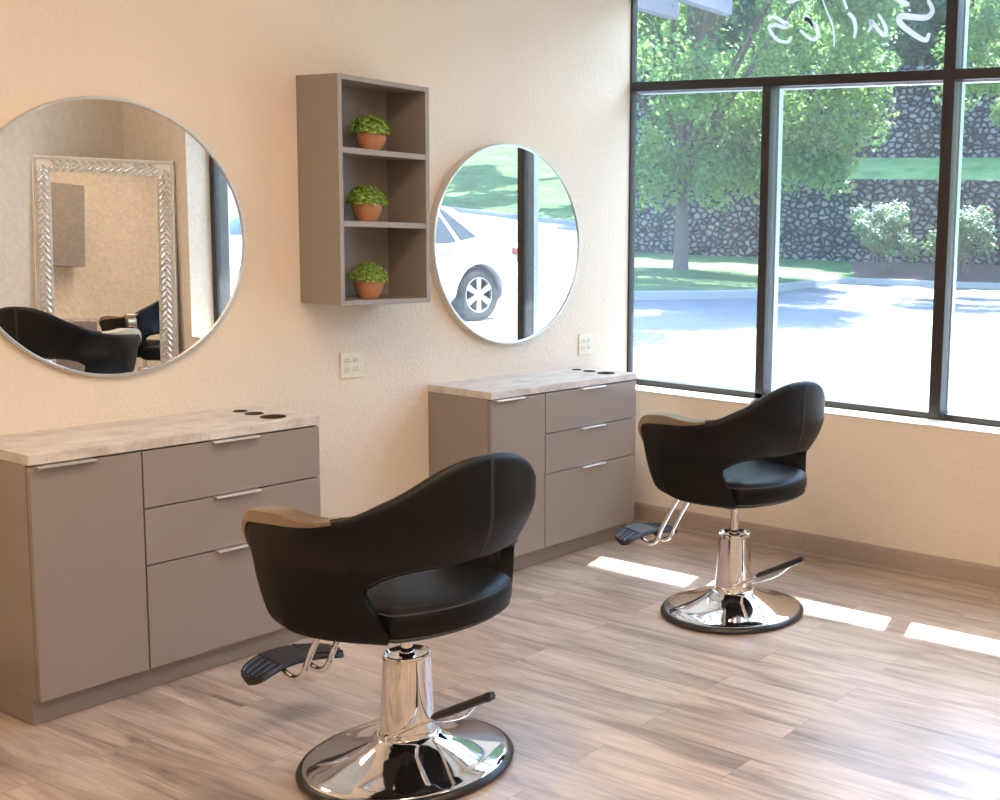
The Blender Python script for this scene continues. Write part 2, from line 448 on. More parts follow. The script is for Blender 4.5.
b = B()
for k, P in STROKES.items(): stroke(b, P, {'S':.03,'S2':.026,'t':.010,'i2':.016,'b':.014}.get(k,.022))
setp(obj('script_lettering', b, M['decal'], win), kind='structure')
# ------------------------------------------------------------------ lamps
for i, (lx, ly) in enumerate(((-1.5,-1.9),(-1.5,-3.7),(.4,-1.9),(.6,-3.75))):
    pos = ('nearer the mirror wall on the left side','by the front wall on the left side','nearer the mirror wall in front of the left station','by the front wall nearer the window')[i]
    t = thing('ceiling_light', (lx, ly, ZC-.002), 0, 'warm white ceiling light panel '+pos, 'ceiling light')
    fb = B()
    for a in ((-.61,.61,-.31,-.29),(-.61,.61,.29,.31),(-.61,-.59,-.29,.29),(.59,.61,-.29,.29)): box(fb, a[0],a[1],a[2],a[3], -.03, 0, .003)
    obj('frame', fb, M['white'], t)
    obj('diffuser', box(B(), -.589,.589,-.289,.289,-.018,-.002), M['lens'], t)

# ------------------------------------------------------------------ stations
W, D, CT, ZT = 1.045, .416, .034, .90
GX, D1, D2, ZB = .354, .6586, .4578, .0867
def handle(bm, x0, x1, z):
    yf = -D+.003
    box(bm, x0, x1, yf-.021, yf+.012, z+.0004, z+.0022, .0006, 1)
    box(bm, x0, x1, yf-.023, yf-.0205, z-.005, z+.0022, .0008, 1)
def make_station():
    t = thing('styling_station', (0,0,0), 0, '', 'cabinet')
    b = B(); zt = ZT-CT
    box(b, .0, .019, -D+.024, 0-.002, ZB, zt-.001, .001, 1); box(b, W-.019, W, -D+.024, -.002, ZB, zt-.001, .001, 1)
    box(b, .019, W-.019, -D+.03, -.012, ZB, ZB+.019); box(b, .019, W-.019, -.012, -.002, ZB, zt-.001)
    box(b, GX-.009, GX+.009, -D+.03, -.012, ZB+.019, zt-.001); box(b, .019, W-.019, -D+.03, -D+.05, zt-.06, zt-.001)
    for z in (D1, D2): box(b, GX+.009, W-.019, -D+.03, -D+.12, z-.009, z+.009)
    obj('body', b, M['lam'], t)
    b = B(); box(b, .0, W, -D+.050, -D+.068, .001, ZB, .001, 1); box(b, .0, .018, -D+.068, -.03, .001, ZB); box(b, W-.018, W, -D+.068, -.03, .001, ZB)
    obj('toe_kick', b, M['lam'], t)
    gp = .0025
    def front(name, x0, x1, z0, z1, hx0, hx1):
        b = B(); box(b, x0+gp, x1-gp, -D+.003, -D+.0215, z0+gp, z1-gp, .0008, 1)
        o = obj(name, b, M['lam'], t)
        h = B(); handle(h, hx0, hx1, z1-gp)
        obj('handle', h, M['nickel'], o)['label'] = 'satin nickel edge pull'
    front('door', 0, GX, ZB, zt-.004, .019, .197)
    front('drawer', GX, W, D1, zt-.004, .600, .777)
    front('drawer', GX, W, D2, D1, .603, .779)
    front('drawer', GX, W, ZB, D2, .605, .781)
    top = obj('countertop', box(B(), 0, W, -D, -.001, zt, ZT, .0015, 1), M['counter'], t)
    top['label'] = 'pale stone-look countertop with three round tool holes'
    holes = [(.918,-.105,.026), (.917,-.195,.034), (.918,-.310,.047)]
    cut = [obj('cutter', lathe(B(), [(r, zt-.05), (r, ZT+.05)], 40, (x,y,0)), M['black']) for x, y, r in holes]
    boolean(top, cut)
    for x, y, r in holes:
        obj('tool_holder', lathe(B(), [(r-.0005,.003),(r-.0005,-CT+.004),(r-.004,-.16),(r-.006,-.16),(r-.0035,-CT),(r-.0035,.003)], 40, (x,y,ZT), cap=False), M['liner'], top)['label'] = 'dark sleeve set in a countertop hole'
    return t
st = make_station()
st['label'] = 'taupe station cabinet with stone-look top behind the larger foreground chair, below the left round mirror'
st['group'] = 'taupe styling stations'
st2 = copy_tree(st); st2.location.x = 1.943
st2['label'] = 'taupe station cabinet with stone-look top in the corner beside the window'
st3 = copy_tree(st); st3.location = (XL, -2.95, 0); st3.rotation_euler.z = PI/2
st3['label'] = 'taupe station cabinet against the left wall, seen only in the mirrors'

# open wall shelf
SX0, SX1, SD, SZ0, SZ1, ST = 1.272, 1.735, .2586, 1.313, 2.249, .0205
sh = thing('wall_shelf', (SX0, 0, SZ0), 0, 'tall taupe open wall shelf holding three small potted plants', 'shelf')
w, h = SX1-SX0, SZ1-SZ0
for a, b_ in ((0, ST), (w-ST, w)): obj('side_panel', box(B(), a, b_, -SD, -.001, 0, h, .0008, 1), M['lam'], sh)
obj('top_panel', box(B(), ST, w-ST, -SD, -.001, h-ST, h, .0008, 1), M['lam'], sh)
obj('bottom_panel', box(B(), ST, w-ST, -SD, -.001, 0, ST, .0008, 1), M['lam'], sh)
obj('back_panel', box(B(), ST, w-ST, -.012, -.002, ST, h-ST), M['lam'], sh)
SHZ = [1.960, 1.662]
for z in SHZ: obj('shelf_board', box(B(), ST, w-ST, -SD+.002, -.012, z-SZ0-.024, z-SZ0, .0008, 1), M['lam'], sh)

# closed wall cabinet on the left wall (visible in the mirrors)
t = thing('wall_cabinet', (XL, -1.97, 1.5), 0, 'plain taupe closed wall cabinet on the left wall, seen in the silver framed mirror', 'cabinet')
obj('body', box(B(), .001, .27, -.40, 0, 0, .94, .001, 1), M['lam'], t)
obj('door', box(B(), .271, .289, -.399, -.001, .001, .939, .001, 1), M['lam'], t)

# potted boxwood
def make_plant(seed):
    rr = random.Random(seed)
    t = thing('potted_plant', (0,0,0))
    prof = [(.036,0),(.040,.001),(.0415,.006),(.053,.028),(.0605,.052),(.0625,.066),(.0615,.080),(.0595,.086),(.056,.086),(.055,.074),(.0,.074)]
    obj('pot', lathe(B(), prof, 40, cap=False), M['terra'], t, 40)
    b = B()
    lathe(b, [(.0,.125),(.035,.120),(.055,.102),(.058,.085),(.05,.076),(.0,.074)], 20, cap=False)
    for i in range(1050):
        a = rr.uniform(0, 2*PI); u = rr.random()**.6; ph = u*1.75
        d = Vector((math.sin(ph)*math.cos(a), math.sin(ph)*math.sin(a), math.cos(ph)))
        c = Vector((0,0,.083)) + Vector((d.x*.072, d.y*.072, d.z*.060))*rr.uniform(.74,1.17)
        n = (d + Vector((rr.uniform(-.8,.8), rr.uniform(-.8,.8), rr.uniform(-.2,.9)))).normalized()
        s = n.cross(Vector((rr.uniform(-1,1), rr.uniform(-1,1), rr.uniform(-1,1)))).normalized(); q = n.cross(s)
        L = rr.uniform(.0075,.0115); wd = L*.46
        p = [c - q*L, c + s*wd + n*.001, c + q*L, c - s*wd + n*.001]
        b.faces.new([b.verts.new(v) for v in p])
    obj('foliage', b, M['box_leaf'], t, recalc=False)
    return t
for i, (px_, py_, z, lab) in enumerate(((1.528,-.135,SHZ[0],'top'),(1.502,-.137,SHZ[1],'middle'),(1.506,-.137,SZ0+ST,'bottom'))):
    p = make_plant(i+3); p.location = (px_, py_, z+.0005)
    p.rotation_euler.z = i*1.3
    setp(p, 'little green boxwood ball in a terracotta bowl in the %s compartment of the wall shelf' % lab, 'potted plant', 'potted plants on the wall shelf')

# round mirrors
def round_mirror(x, z, r, label, off=0):
    t = thing('round_mirror', (x, -off, z), 0, label, 'mirror', 'round wall mirrors')
    obj('frame', lathe(B(), [(r-.011,-.010),(r-.011,-.019),(r-.009,-.022),(r-.002,-.022),(r,-.020),(r,off-.001),(r-.011,off-.001)], 128, axis='Y', cap=False), M['mframe'], t, 35)
    obj('glass', lathe(B(), [(r-.0105,-.002),(r-.0105,-.014)], 128, axis='Y'), M['mirror'], t)
    return t
round_mirror(.5175, 1.5702, .503, 'large round mirror with thin silver rim above the left station')
round_mirror(2.447, 1.5666, .502, 'round mirror with thin silver rim reflecting a white car, between shelf and window', .026)


# outlets
def outlet(x0, x1, z0, z1, label):
    xc, zc = (x0+x1)/2, (z0+z1)/2; wd, ht = .116, .116
    t = thing('wall_outlet', (xc, 0, zc), 0, label, 'outlet', 'double wall outlets')
    obj('plate', box(B(), -wd/2, wd/2, -.0075, -.0005, -ht/2, ht/2, .003, 2), M['ivory'], t)
    for sx in (-.023,.023):
        for sz in (.0195,-.0195):
            poly = [(.0165*math.cos(a), max(-.0135,min(.0135,.0165*math.sin(a)))) for a in [k*2*PI/32 for k in range(32)]]
            b = B(); prism(b, poly, 0, .0028, mtx=Matrix.Translation((sx,-.0074,sz)) @ Matrix.Rotation(PI/2,4,'X'))
            s = obj('socket', b, M['ivory'], t)
            b = B()
            for dx, w_, h_ in ((-.0062,.0024,.0085),(.0062,.0024,.0068)): box(b, sx+dx-w_/2, sx+dx+w_/2, -.0108, -.0098, sz-.0065, sz-.0065+h_)
            lathe(b, [(.0026,-.0108),(.0026,-.0098)], 12, (sx,0,sz+.0068), axis='Y')
            obj('slots', b, M['dark'], s)
outlet(1.45,1.582,.959,1.097, 'ivory double wall outlet under the open wall shelf')
outlet(2.977,3.115,.946,1.095, 'ivory double wall outlet beside the window, right of the smaller-looking round mirror')

# silver braided floor mirror across the far corner, seen in the left mirror
def braided_mirror():
    Wd, Ht, fw = .91, 2.035, .115
    t = thing('leaning_mirror', (2.85,-4.39,.004), 0, 'tall silver mirror with braided frame standing across the corner, seen reflected', 'mirror')
    t.rotation_euler = (math.radians(-2.5), 0, math.radians(226.5))
    # local: faces -Y, x along width
    b = B()
    def bar(x0, x1, z0, z1): box(b, x0, x1, -.002, .03, z0, z1, .003)
    bar(-Wd/2, -Wd/2+fw, 0, Ht); bar(Wd/2-fw, Wd/2, 0, Ht); bar(-Wd/2+fw, Wd/2-fw, 0, fw); bar(-Wd/2+fw, Wd/2-fw, Ht-fw, Ht)
    for o_, wd_ in ((0,.014),(.016,.008)):
        a = Wd/2-o_; 
        for sx in (-1,1): box(b, min(sx*a,sx*(a-wd_)), max(sx*a,sx*(a-wd_)), -.014, 0, o_, Ht-o_, .003)
        for z0 in (o_, Ht-o_-wd_): box(b, -a+wd_, a-wd_, -.014, 0, z0, z0+wd_, .003)
    i_ = Wd/2-fw+.008
    for sx in (-1,1): box(b, min(sx*i_,sx*(i_-.008)), max(sx*i_,sx*(i_-.008)), -.012, 0, fw-.008, Ht-fw+.008, .003)
    for z0 in (fw-.008, Ht-fw): box(b, -i_+.008, i_-.008, -.012, 0, z0, z0+.008, .003)
    obj('frame', b, M['silverwood'], t)
    b = B()
    def leaf(cx, cz, ang, L=.036, wd=.012):
        ca, sa = math.cos(ang), math.sin(ang); n = 8; rows = []
        for k in range(n+1):
            s = -1+2*k/n; r = math.sqrt(max(0,1-s*s*.96))
            rows.append([b.verts.new((cx+ca*s*L-sa*wd*r*e, -.003-.020*r*(1-e*e), cz+sa*s*L+ca*wd*r*e)) for e in (-1,-.5,0,.5,1)])
        for a_, c_ in zip(rows, rows[1:]):
            for k in range(4): b.faces.new((a_[k], a_[k+1], c_[k+1], c_[k]))
    st_ = .047; off = .0655
    def run(p0, p1, nx, nz):
        dx, dz = p1[0]-p0[0], p1[1]-p0[1]; L = math.hypot(dx,dz); ux, uz = dx/L, dz/L; k = int(L/st_)
        base = math.atan2(uz, ux)
        for i in range(k):
            s = (i+.5)*L/k
            for sd in (-1,1):
                ss = s + (st_/2 if sd > 0 else 0)
                if ss > L-.01: continue
                leaf(p0[0]+ux*ss+nx*sd*.017, p0[1]+uz*ss+nz*sd*.017, base+sd*math.radians(38))
    a = Wd/2-off
    run((-a, off),(-a, Ht-off), 1, 0); run((a, off),(a, Ht-off), 1, 0); run((-a+.03, off),(a-.03, off), 0, 1); run((-a+.03, Ht-off),(a-.03, Ht-off), 0, 1)
    obj('braid', b, M['braid'], t, 50)
    obj('glass', box(B(), -Wd/2+fw-.004, Wd/2-fw+.004, -.006, -.002, fw-.004, Ht-fw+.004), M['mirror'], t)
braided_mirror()

# ------------------------------------------------------------------ salon chair (faces local +Y)
HW, RB, Y0, YA = .377, .348, -.02, .185     # half width, rear reach, where arms start, arm front
def plan_table():
    pts = []
    for k in range(61):
        th = PI/2*(1-k/60); e = 2/2.05
        pts.append(Vector((HW*math.cos(th)**e, Y0-RB*math.sin(th)**e, 0)))
    for k in range(1, 31):
        t = k/30; pts.append(Vector((HW-.022*t*t, Y0+(YA-Y0)*t, 0)))
    L = [0]
    for a, b in zip(pts, pts[1:]): L.append(L[-1]+(b-a).length)
    return pts, L
PT, PL = plan_table(); SL = PL[-1]
def plan(s):
    sg = 1 if s >= 0 else -1; s = min(abs(s), SL)
    i = 0
    lo, hi = 0, len(PL)-1
    while hi-lo > 1:
        md = (lo+hi)//2
        if PL[md] <= s: lo = md
        else: hi = md
    t = (s-PL[lo])/(PL[hi]-PL[lo]); p = PT[lo].lerp(PT[hi], t); d = (PT[hi]-PT[lo]).normalized()
    nrm = Vector((d.y*1.0, -d.x, 0))
    return Vector((p.x*sg, p.y, 0)), Vector((nrm.x*sg, nrm.y, 0)), Vector((d.x*sg, d.y, 0))
ZSB, ZARM = .510, .812
TOPC = [(0,1.022),(.05,1.021),(.1,1.016),(.15,1.006),(.2,.991),(.25,.971),(.3,.948),(.35,.926),(.4,.911),(.45,.890),(.5,.875),(.55,.864),(.6,.856),(.7,.848),(.8,.844),(.9,.836),(1.01,.826)]
CUTC = [(0,.706),(.25,.702),(.3,.698),(.35,.691),(.4,.680),(.45,.660),(1.01,.63)]
BOTC = [(0,.488),(.5,.489),(.55,.492),(.6,.497),(.7,.508),(.8,.520),(.9,.534),(1.01,.546)]
def curve(C, a):
    for (x0,y0),(x1,y1) in zip(C, C[1:]):
        if a <= x1: return lerp(y0, y1, (a-x0)/(x1-x0))
    return C[-1][1]
def scurve(C, a, r=.03): return (curve(C,abs(a-r))+2*curve(C,a)+curve(C,min(a+r,1.0)))/4
def ztop(s): return scurve(TOPC, abs(s)/SL)
UC = .488
def zbot(s):
    a = abs(s)/SL
    return lerp(curve(CUTC,a), curve(BOTC,a), sstep(UC-.034, UC+.030, a))
def shellpt(s, z, n):
    a = abs(s)/SL
    ret = .105*max(0, (ZARM-z)/.28)**2.5*sstep(.60, 1.0, a) if z < ZARM else 0
    k = max(0, min(1, (.65-z)/.13))
    ret += .105*k**1.2*(1-sstep(UC+.05, UC+.34, a))*sstep(UC-.2, UC-.03, a)     # panel sweeps back under the cut-out
    s2 = math.copysign(max(abs(s)-ret, 0), s)
    p, nr, d = plan(s2)
    lean = .01*(z-.84)*(1-sstep(.30,.70,a)) + .04*(z-.8)*sstep(.3,.7,a)
    tuck = -(.052*min(1, max(0, (.84-z)/.13))**1.6 + .012*max(0, (.70-z)/.15))*(1-.85*sstep(.55,.88,a))
    q = p + nr*(n+lean+tuck); q.z = z
    return q
def make_shell(mat, parent):
    b = B(); N = 150; TH = .042
    us = [-1+2*k/N for k in range(N+1)]
    extra = [sg*(UC+dd) for sg in (-1,1) for dd in [(-.036+.068*k/20) for k in range(21)]]
    ends = [sg*(1-.075*(1-math.cos(PI/2*k/8))) for sg in (-1,1) for k in range(9)]
    us = sorted(set(round(u,5) for u in us+extra+ends))
    rings = []
    NV = 16; NE = 5
    for u in us:
        s = u*SL; zt, zb = ztop(s), zbot(s)
        e = max(0, (abs(u)-(1-.075))/.075)       # rounding of the arm front
        k = math.sqrt(max(0, 1-min(1,e)**2))
        zt -= .052*(1-k); zb += .020*(1-k)
        th = TH*(.35+.65*math.sqrt(max(0,1-max(0,(abs(u)-.955)/.045)**2))) if abs(u) > .955 else TH
        th = min(th, (zt-zb)*.9)
        ring = []
        hr = th/2
        for j in range(NV+1): ring.append(shellpt(s, lerp(zb+hr*.9, zt-hr*.9, j/NV), hr))
        for j in range(1, NE):
            a = PI/2*(1) - PI*j/NE
            ring.append(shellpt(s, zt-hr*.9+hr*.9*math.cos(a), hr*math.sin(a)))
        for j in range(NV+1): ring.append(shellpt(s, lerp(zt-hr*.9, zb+hr*.9, j/NV), -hr))
        for j in range(1, NE):
            a = -PI/2 + PI*j/NE
            ring.append(shellpt(s, zb+hr*.9-hr*.9*math.cos(a), hr*math.sin(a)))
        rings.append([b.verts.new(p) for p in ring])
    for a, c in zip(rings, rings[1:]):
        n = len(a)
        for k in range(n): b.faces.new((a[k], a[(k+1)%n], c[(k+1)%n], c[k]))
    b.faces.new(rings[0]); b.faces.new(rings[-1][::-1])
    return obj('shell', b, mat, parent, 55)
def d_outline(sc_, n=72):
    # closed seat outline following the shell inside
    out = []
    for k in range(n+1):
        u = -.84+1.68*k/n
        p, nr, d = plan(u*SL); out.append(Vector((p.x, p.y, 0))-nr*(sc_+.034*sstep(UC-.15, UC-.05, abs(u))))
    return out
def cushion(prof, mat, name, parent, front=.0):
    b = B(); rings = []
    for ins, z in prof:
        o = d_outline(ins); 
        a, c = o[-1], o[0]
        fr = [a.lerp(c, t)+Vector((0,.085*math.sin(PI*t),0)) for t in [k/14 for k in range(1,14)]]
        ring = o+fr
        cx = Vector((0,.02,0))
        rings.append([b.verts.new(Vector((p.x, p.y, z))) for p in ring])
    for a, c in zip(rings, rings[1:]):
        n = len(a)
        for k in range(n): b.faces.new((a[k], a[(k+1)%n], c[(k+1)%n], c[k]))
    b.faces.new(rings[0][::-1])
    # crowned top
    top = rings[-1]; ctr = b.verts.new((0,.02,prof[-1][1]+.006))
    for k in range(len(top)): b.faces.new((top[k], top[(k+1)%len(top)], ctr))
    return obj(name, b, mat, parent, 50)

def make_chair(lever):
    t = thing('salon_chair', (0,0,0), 0, '', 'chair')
    sh_ = make_shell(M['vinyl'], t)
    cushion([(.14,.488),(.082,.491),(.064,.499),(.054,.512),(.047,.536),(.047,.566),(.052,.581),(.066,.594),(.09,.603),(.15,.610)], M['vinyl'], 'seat_cushion', t)
    # piping round the cushion and stitching on the back
    b = B()
    o = d_outline(.0512); tube(b, [Vector((p.x,p.y,.580)) for p in o], .0022, 6)
    o = d_outline(.0545); tube(b, [Vector((p.x,p.y,.509)) for p in o], .0025, 6)
    obj('seat_seam', b, M['stitch'], t)
    for sg in (1,):
        b = B()
        for off in (-.0045,.0045):
            s = 0.0
            zt, zb = ztop(s), zbot(s)
            tube(b, [shellpt(s+off*1.0, lerp(zb+.012, zt-.012, k/20), .0212) for k in range(21)], .0009, 5)
        tube(b, [shellpt(0, lerp(zb+.008, zt-.006, k/20), .0211) for k in range(21)], .0016, 5)
        obj('back_seam', b, M['stitch'], t)
    b = B()
    us = [-(UC-.045)+(2*(UC-.045))*k/80 for k in range(81)]
    tube(b, [shellpt(u*SL, zbot(u*SL)+.012, .0206) for u in us], .0011, 5)
    obj('edge_stitching', b, M['stitch'], t)
    # bronze caps that run along the arm and curl down the front
    for sg in (-1, 1):
        b = B(); path = []
        for k in range(25):
            u = lerp(.53, .93, k/24); path.append((u, ztop(u*SL)-.004, lerp(.007, .034, sstep(0,.75,k/24))))
        zf = path[-1][1]
        for k in range(1, 11):
            a = PI/2*k/10; path.append((.93+.068*math.sin(a), zf-.050*(1-math.cos(a)), lerp(.034,.012,k/10)))
        for k in range(1, 7): path.append((.998-.003*k, zf-.050-.006*k, lerp(.012,.002,k/6)))
        rings = []; n = len(path)
        for i, (u, z, tk) in enumerate(path):
            u0, z0, _ = path[max(i-1,0)]; u1, z1, _ = path[min(i+1,n-1)]
            du, dz = (u1-u0)*SL, z1-z0; L = math.hypot(du, dz); nu, nz = -dz/L, du/L     # outward normal in (s,z)
            ring = []
            for (a, c) in ((.0225,-.003),(.0225,tk-.004),(.019,tk),(-.036,tk),(-.040,tk-.004),(-.040,-.003)):
                uu = u*SL + nu*c
                q = shellpt(sg*min(uu, SL), min(z+nz*c, .85), a)
                q.z = z+nz*c
                if uu > SL: q.y += uu-SL
                if i == 0: q.y += .022*(a+.009)/.031
                ring.append(b.verts.new(q))
            rings.append(ring)
        for a, c in zip(rings, rings[1:]):
            for k in range(6): b.faces.new((a[k], a[(k+1)%6], c[(k+1)%6], c[k]))
        b.faces.new(rings[0]); b.faces.new(rings[-1][::-1])
        obj('armrest', b, M['bronze'], t, 40)['label'] = 'curved satin bronze armrest cap'
    # under-seat plate
    b = B(); box(b, -.11,.11,-.11,.15,.470,.496,.004); lathe(b, [(.034,.425),(.05,.472)], 24)
    obj('seat_plate', b, M['black'], t)
    # foot rest: two tubes that drop from under the seat and hook forward to a curved pad
    b = B()
    for sx in (-.045,.045):
        pts = [(sx,.06,.484),(sx,.17,.481),(sx,.235,.464),(sx,.285,.41),(sx,.365,.285),(sx,.392,.230),(sx,.415,.202),(sx,.45,.190),(sx,.485,.196),(sx,.515,.210)]
        tube(b, smooth_path(pts, 6), .0105, 10)
    fr = obj('footrest', b, M['chrome'], t, 60)
    # crescent pad
    b = B(); n = 32; PW = .165; PY = .550; PZ = .226
    def padc(a): return a*PW, PY-.045*a*a-.012*a, PZ-.022*a*a
    rings = []
    for k in range(n+1):
        a = -1+2*k/n; x, yc, zc = padc(a); wd = .060*math.sqrt(max(.03, 1-abs(a)**7))
        y0, y1, zt, zb_ = yc-wd, yc+wd, zc+.006, zc-.012
        rings.append([b.verts.new(p) for p in ((x,y0,zb_),(x,y0-.002,(zt+zb_)/2),(x,y0+.004,zt),(x,y1-.004,zt+.012),(x,y1+.002,(zt+zb_)/2+.012),(x,y1,zb_+.012))])
    for a, c in zip(rings, rings[1:]):
        for k in range(6): b.faces.new((a[k], a[(k+1)%6], c[(k+1)%6], c[k]))
    b.faces.new(rings[0]); b.faces.new(rings[-1][::-1])
    for sg in (-1,1):
        for r in range(4):
            pts = []
            for k in range(9):
                x, yc, zc = padc(lerp(.42,.93,k/8)*sg); f_ = (-.66+.44*r)*.060*(1 if k < 7 else .85)
                pts.append((x, yc+f_, zc+.0075+.006*(f_/.06+1)))
            tube(b, pts, .0042, 6)
        x, yc, zc = padc(sg*.36); tube(b, [(x,yc-.055,zc+.007),(x,yc+.055,zc+.018)], .004, 6)
    obj('foot_pad', b, M['rubber'], fr, 45)['label'] = 'ribbed black rubber foot pad'
    # hydraulic base
    col = [(.083,.098),(.0845,.108),(.0815,.114),(.0795,.13),(.0705,.34),(.0705,.352),(.0685,.358),(.064,.360),(.058,.352),(.045,.350),(.024,.350),(.022,.362),(.0,.362)]
    obj('column', lathe(B(), col, 64, cap=False), M['chrome'], t, 40)
    obj('piston', lathe(B(), [(.0185,.12),(.0185,.44)], 24), M['chrome'], t, 40)
    dome = [(.300,.016),(.302,.022),(.298,.028),(.285,.033),(.25,.040),(.21,.050),(.17,.063),(.135,.078),(.112,.091),(.105,.0975),(.100,.102),(.094,.106),(.085,.107),(.0,.107)]
    obj('base_plate', lathe(B(), dome, 96, cap=False), M['chrome'], t, 40)
    rim = [(.296,.002),(.308,.001),(.315,.006),(.317,.014),(.313,.021),(.306,.026),(.300,.027),(.292,.020)]
    obj('base_ring', lathe(B(), rim, 96, cap=False), M['rubber'], t, 40)['label'] = 'black rubber rim of the round base'
    # pump lever: bent bar either side of the column meeting in a black grip
    b = B()
    tube(b, smooth_path([(.086,-.008,.112),(.080,.02,.120),(.056,.08,.155),(.026,.150,.190),(.012,.20,.215)], 8), .0062, 8)
    tube(b, smooth_path([(-.086,-.008,.112),(-.080,.05,.122),(-.060,.13,.152),(-.030,.22,.200),(-.006,.29,.262)], 8), .0062, 8)
    for sx in (-1,1): lathe(b, [(.013,-.012),(.013,.012)], 16, (sx*.083,0,.113), axis='X')
    pl = obj('pump_lever', b, M['chrome'], t, 60); pl.rotation_euler.z = lever
    b = B(); g0, g1 = Vector((.026,.140,.190)), Vector((-.012,.350,.296))
    P = [g0.lerp(g1, k/14) for k in range(15)]
    tube(b, P, [.008]+[.0135]*3+[.0140]*8+[.0130,.0155,.012], 12)
    obj('lever_grip', b, M['rubber'], pl, 60)
    return t
UP = ('shell','seat_cushion','seat_seam','back_seam','edge_stitching','armrest','seat_plate','footrest')
def pose_chair(c, x, y, yaw, dz, lever):
    c.location = (x, y, 0); c.rotation_euler.z = yaw
    for ch in children(c):
        k = ch.name.split('.')[0]
        if k in UP: ch.location = (-.012, .015, dz)
        if k == 'piston': ch.location.z = dz
        if k == 'pump_lever': ch.rotation_euler.z = lever-yaw
ch0 = make_chair(0)
ch0['group'] = 'black salon chairs'
ch1, ch2, ch3 = copy_tree(ch0), copy_tree(ch0), copy_tree(ch0)
pose_chair(ch0, .475, -1.568, 0, .0, math.radians(180))
pose_chair(ch1, 2.256, -1.564, math.radians(-6.5), .045, math.radians(180))
pose_chair(ch2, 2.06, -3.46, math.radians(-117), .06, math.radians(100))
pose_chair(ch3, -1.65, -1.85, math.radians(101), .06, math.radians(-80))
ch0['label'] = 'black vinyl salon chair largest and nearest, in front of the left station'
ch1['label'] = 'black vinyl salon chair on chrome base beside the window'
ch2['label'] = 'black vinyl salon chair out of frame, the big one in the left mirror'
ch3['label'] = 'black vinyl salon chair facing the left wall, seen in the silver framed mirror'

# ------------------------------------------------------------------ outdoors
def gh(x, y):
    return lerp(-.03, .45, sstep(3.9, 4.85, x)) + .09*max(0, -7.2-y)
def grid(bm, xs, ys, fz, mi=0):
    V = [[bm.verts.new((x,y,fz(x,y))) for y in ys] for x in xs]
    for i in range(len(xs)-1):
        for j in range(len(ys)-1): bm.faces.new((V[i][j],V[i+1][j],V[i+1][j+1],V[i][j+1])).material_index = mi
xs = [3.56,3.9,4.02,4.15,4.3,4.45,4.6,4.72,4.85,5.5,8,12,16,20,25,32,40]
ys = [-40,-34,-28,-22,-16,-10,-8,-7.2,-5,0,5,10,16,24]
bm = B(); grid(bm, xs, ys, gh); struct('parking_lot', bm, M['asphalt'], smooth=30)
CURB = [(2,11.2),(8,9.7),(13.41,8.22),(15.2,7.62),(16.16,7.47),(17.2,7.75),(18.43,8.42),(21,9.1),(23.2,9.65),(23.84,9.51),(24.2,8.8),(24.57,7.75),(25.6,6.35),(28,2),(30,-6),(29,-14),(25.6,-21),(23.9,-24),(20,-30),(12,-38)]
OUT = [(2,26,.9),(8,26,.9),(13.4,26,.9),(16,25,.9),(18,24,.9),(21,23,.9),(24,22,.9),(27.2,21,.9),(27.2,15,.9),(27.2,11.5,.92),(27.2,10,.95),(27.2,8.6,1.0),(27.2,6.2,1.0),(31,2,2.2),(60,-6,11),(60,-20,12),(55,-40,13),(45,-52,13),(30,-60,13),(10,-65,13)]
nrm = []
for i, p in enumerate(CURB):
    a = Vector(CURB[max(i-1,0)]); b = Vector(CURB[min(i+1,len(CURB)-1)]); d = (b-a).normalized(); nrm.append(Vector((-d.y, d.x)))
bm = B(); rings = []
for (x,y), n in zip(CURB, nrm):
    z = gh(x,y); rings.append([bm.verts.new((x+n.x*o, y+n.y*o, z+h)) for o, h in ((0,-.05),(.012,.13),(.03,.15),(.16,.15),(.18,.13),(.18,-.05))])
for a, b in zip(rings, rings[1:]):
    for k in range(6): bm.faces.new((a[k], a[(k+1)%6], b[(k+1)%6], b[k]))
bm.faces.new(rings[0]); bm.faces.new(rings[-1][::-1])
struct('curb', bm, M['conc'])
bm = B(); bm2 = B(); NS = 8
for tgt, lo, hi in ((bm, 0, 9), (bm2, 9, 12), (bm, 12, len(CURB)-1)):
    rows = []
    for i in range(lo, hi+1):
        (x,y), n = CURB[i], nrm[i]; a = Vector((x+n.x*.17, y+n.y*.17, gh(x,y)+.14)); o = Vector(OUT[i]); row = []
        for k in range(NS+1):
            t = k/NS; p = a.lerp(o, t); p.z += .12*math.sin(t*9+i)*t*(1-t) + (.0 if i < 13 else -.6*math.sin(PI*t))
            row.append(tgt.verts.new(p))
        rows.append(row)
    for a, b in zip(rows, rows[1:]):
        for k in range(NS): tgt.faces.new((a[k], a[k+1], b[k+1], b[k]))
struct('lawn', bm, M['grass'], smooth=60)
struct('planting_bed', bm2, M['mulch'], smooth=60)
struct('retaining_wall', box(B(), 27.2, 27.7, -1.0, 27, .5, 3.24, .05), M['stone'])
struct('retaining_wall', box(B(), 31.0, 31.5, -3.0, 29, 3.6, 6.9, .05), M['stone2'])
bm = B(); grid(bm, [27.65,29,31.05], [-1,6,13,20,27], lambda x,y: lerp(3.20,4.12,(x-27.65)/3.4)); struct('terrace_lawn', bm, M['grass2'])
bm = B(); grid(bm, [31.45,40,60], [-6,6,13,20,40], lambda x,y: 6.85+(x-31.45)*.12); struct('upper_hill', bm, M['grass'])
